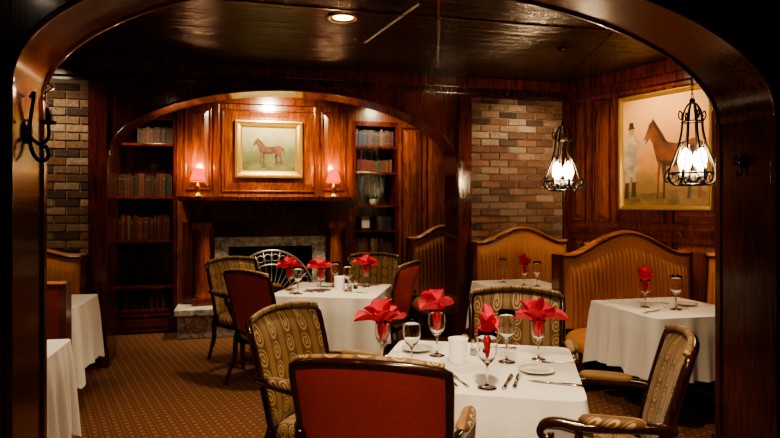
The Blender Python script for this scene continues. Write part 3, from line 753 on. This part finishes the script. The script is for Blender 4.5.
place(sconce(None,1).mesh('iron_wall_sconce'),'iron_wall_sconce',frame_pt(Norg,TH,no0+.001,.17,1.80),TH)
b=Bd()
b.lathe([(0,0),(.035,0),(.035,.008),(0,.012)],(0,0,0),16,'iron',T=Matrix.Rotation(-pi/2,4,'Y'))
for s in (-1,1): b.sweep(catmull([(-.01,s*.01,.0),(-.02,s*.04,.03),(-.02,s*.05,.0),(-.02,s*.03,-.015),(-.02,s*.02,.0)],5),.005,6,'iron')
b.sweep(catmull([(-.01,0,.05),(-.02,0,.0),(-.015,0,-.06),(-.045,0,-.075),(-.05,0,-.05)],5),.006,6,'iron')
place(b.mesh('iron_wall_hook'),'iron_wall_hook',frame_pt(Norg,TH,no1-.001,.2,1.74),TH)

# ------------------------------------------------------------------ ceiling fittings
def downlight(x,y):
    b=Bd(); b.lathe([(.075,0),(.11,-.003),(.115,-.010),(.105,-.014),(.078,-.012),(.072,0)],(0,0,0),32,'brass'); b.lathe([(0,-.002),(.074,-.002)],(0,0,0),32,'downlight')
    place(b.mesh('seen_or_added_ceiling_light'),'seen_or_added_ceiling_light',(x,y,CEIL-.0005))
DL=[(-.34,4.34),(.3,1.5),(-1.75,3.45),(1.3,3.4),(-1.4,.4),(1.4,.4),(-.1,-.2)]  # first fitting is in view; the rest are unseen, added as fill
for d in DL: downlight(*d)
b=Bd(); b.sweep([(-.21,5.0,CEIL-.006),(.19,4.04,CEIL-.006)],.016,4,'white_trim',(1,.35)); place(b.mesh('trim_ceiling_strip'),'trim_ceiling_strip')
b=Bd()
for s in (-.1,1.35):
    a=frame_pt(Norg,TH,s+.5,.5,CEIL-.006); c=frame_pt(Norg,TH,s+.9+.5,3.2,CEIL-.006); b.sweep([a,c],.014,4,'mahogany_dark',(1,.4))
for yy in (1.55,):
    a=frame_pt(Norg,TH,-3.6,yy,CEIL-.006); c=frame_pt(Norg,TH,3.4,yy,CEIL-.006); b.sweep([a,c],.014,4,'mahogany_dark',(1,.4))
place(b.mesh('trim_ceiling_battens'),'trim_ceiling_battens')
b=Bd(); b.box(-.26,.26,-.14,.14,-.012,0,'grille_white')
for i in range(7): b.box(-.24,.24,-.12+.036*i,-.11+.036*i,-.02,-.012,'grille_white')
place(b.mesh('air_vent_grille'),'air_vent_grille',(-1.05,3.75,CEIL-.001),TH)

# ------------------------------------------------------------------ lights
def point(x,y,z,e,col=(1,.68,.38),r=.05):
    l=bpy.data.lights.new('lamp','POINT'); l.energy=e; l.color=col; l.shadow_soft_size=r
    o=bpy.data.objects.new('light_bulb',l); bpy.context.collection.objects.link(o); o.location=(x,y,z); return o
def spot(p,t,e,ang=100,blend=.8,col=(1,.77,.49),r=.08):
    l=bpy.data.lights.new('spot','SPOT'); l.energy=e; l.color=col; l.shadow_soft_size=r; l.spot_size=math.radians(ang); l.spot_blend=blend
    o=bpy.data.objects.new('light_spot',l); bpy.context.collection.objects.link(o); o.location=p
    o.rotation_euler=(Vector(t)-Vector(p)).to_track_quat('-Z','Y').to_euler(); return o
for (x,y,z,S) in LN: point(x,y,z+.15,100,r=.06)
for p in LP: point(p[0],p[1],p[2]+.36,11,(1,.6,.32),.03); 
EN=[(300,112),(300,86),(125,84),(180,92),(80,105),(100,105),(0,0)]
for i,(x,y) in enumerate(DL):
    if EN[i][0]: spot((x,y,CEIL-.03),(x,y if i!=1 else y+.5,0),EN[i][0],EN[i][1],.9)
spot((-.1,-.2,CEIL-.03),(0.1,2.1,.5),230,58,.9)  # added fill spot from the camera side, brightens the front chair back
q=frame_pt(Forg,TH,-1.5,-.75,2.80); spot(q,frame_pt(Forg,TH,-1.5,0,2.1),180,120,.9)
q=frame_pt(Forg,TH,-1.5,-.95,2.80); spot(q,frame_pt(Forg,TH,-1.5,-.2,.5),280,70,.8)  # added spot without a fitting, brightens hearth and fire screen
q=frame_pt(Forg,TH,-2.9,-.6,2.80); spot(q,frame_pt(Forg,TH,-2.9,-.1,1.0),120,100,.9)
q=frame_pt(Forg,TH,-.1,-.7,2.80); spot(q,frame_pt(Forg,TH,-.15,.1,1.6),90,110,.9)
q=frame_pt(Morg,TH,1.4,-.7,2.80); spot(q,frame_pt(Morg,TH,1.4,0,1.7),50,95,.9)
q=frame_pt(Morg,TH,-3.3,-.7,2.80); spot(q,frame_pt(Morg,TH,-3.2,0,1.5),50,110,.9)
q=frame_pt(Worg,WR,1.2,-.7,2.80); spot(q,frame_pt(Worg,WR,1.2,0,2.0),65,100,.9)
q=frame_pt(Norg,TH,no0+.11,.2,1.97); point(q[0],q[1],q[2],1.5,r=.02)

w=bpy.data.worlds.new('World'); bpy.context.scene.world=w; w.use_nodes=True
w.node_tree.nodes['Background'].inputs[0].default_value=(.5,.3,.2,1); w.node_tree.nodes['Background'].inputs[1].default_value=.04
cam=bpy.data.cameras.new('Camera'); co=bpy.data.objects.new('Camera',cam); bpy.context.collection.objects.link(co)
co.location=(0,0,1.5); co.rotation_euler=(pi/2,0,0); cam.sensor_width=36; cam.lens=36*600/780; cam.shift_y=-14/780; cam.clip_start=.05
bpy.context.scene.camera=co
try: bpy.context.scene.view_settings.look='AgX - Medium High Contrast'
except Exception as e: print(e)
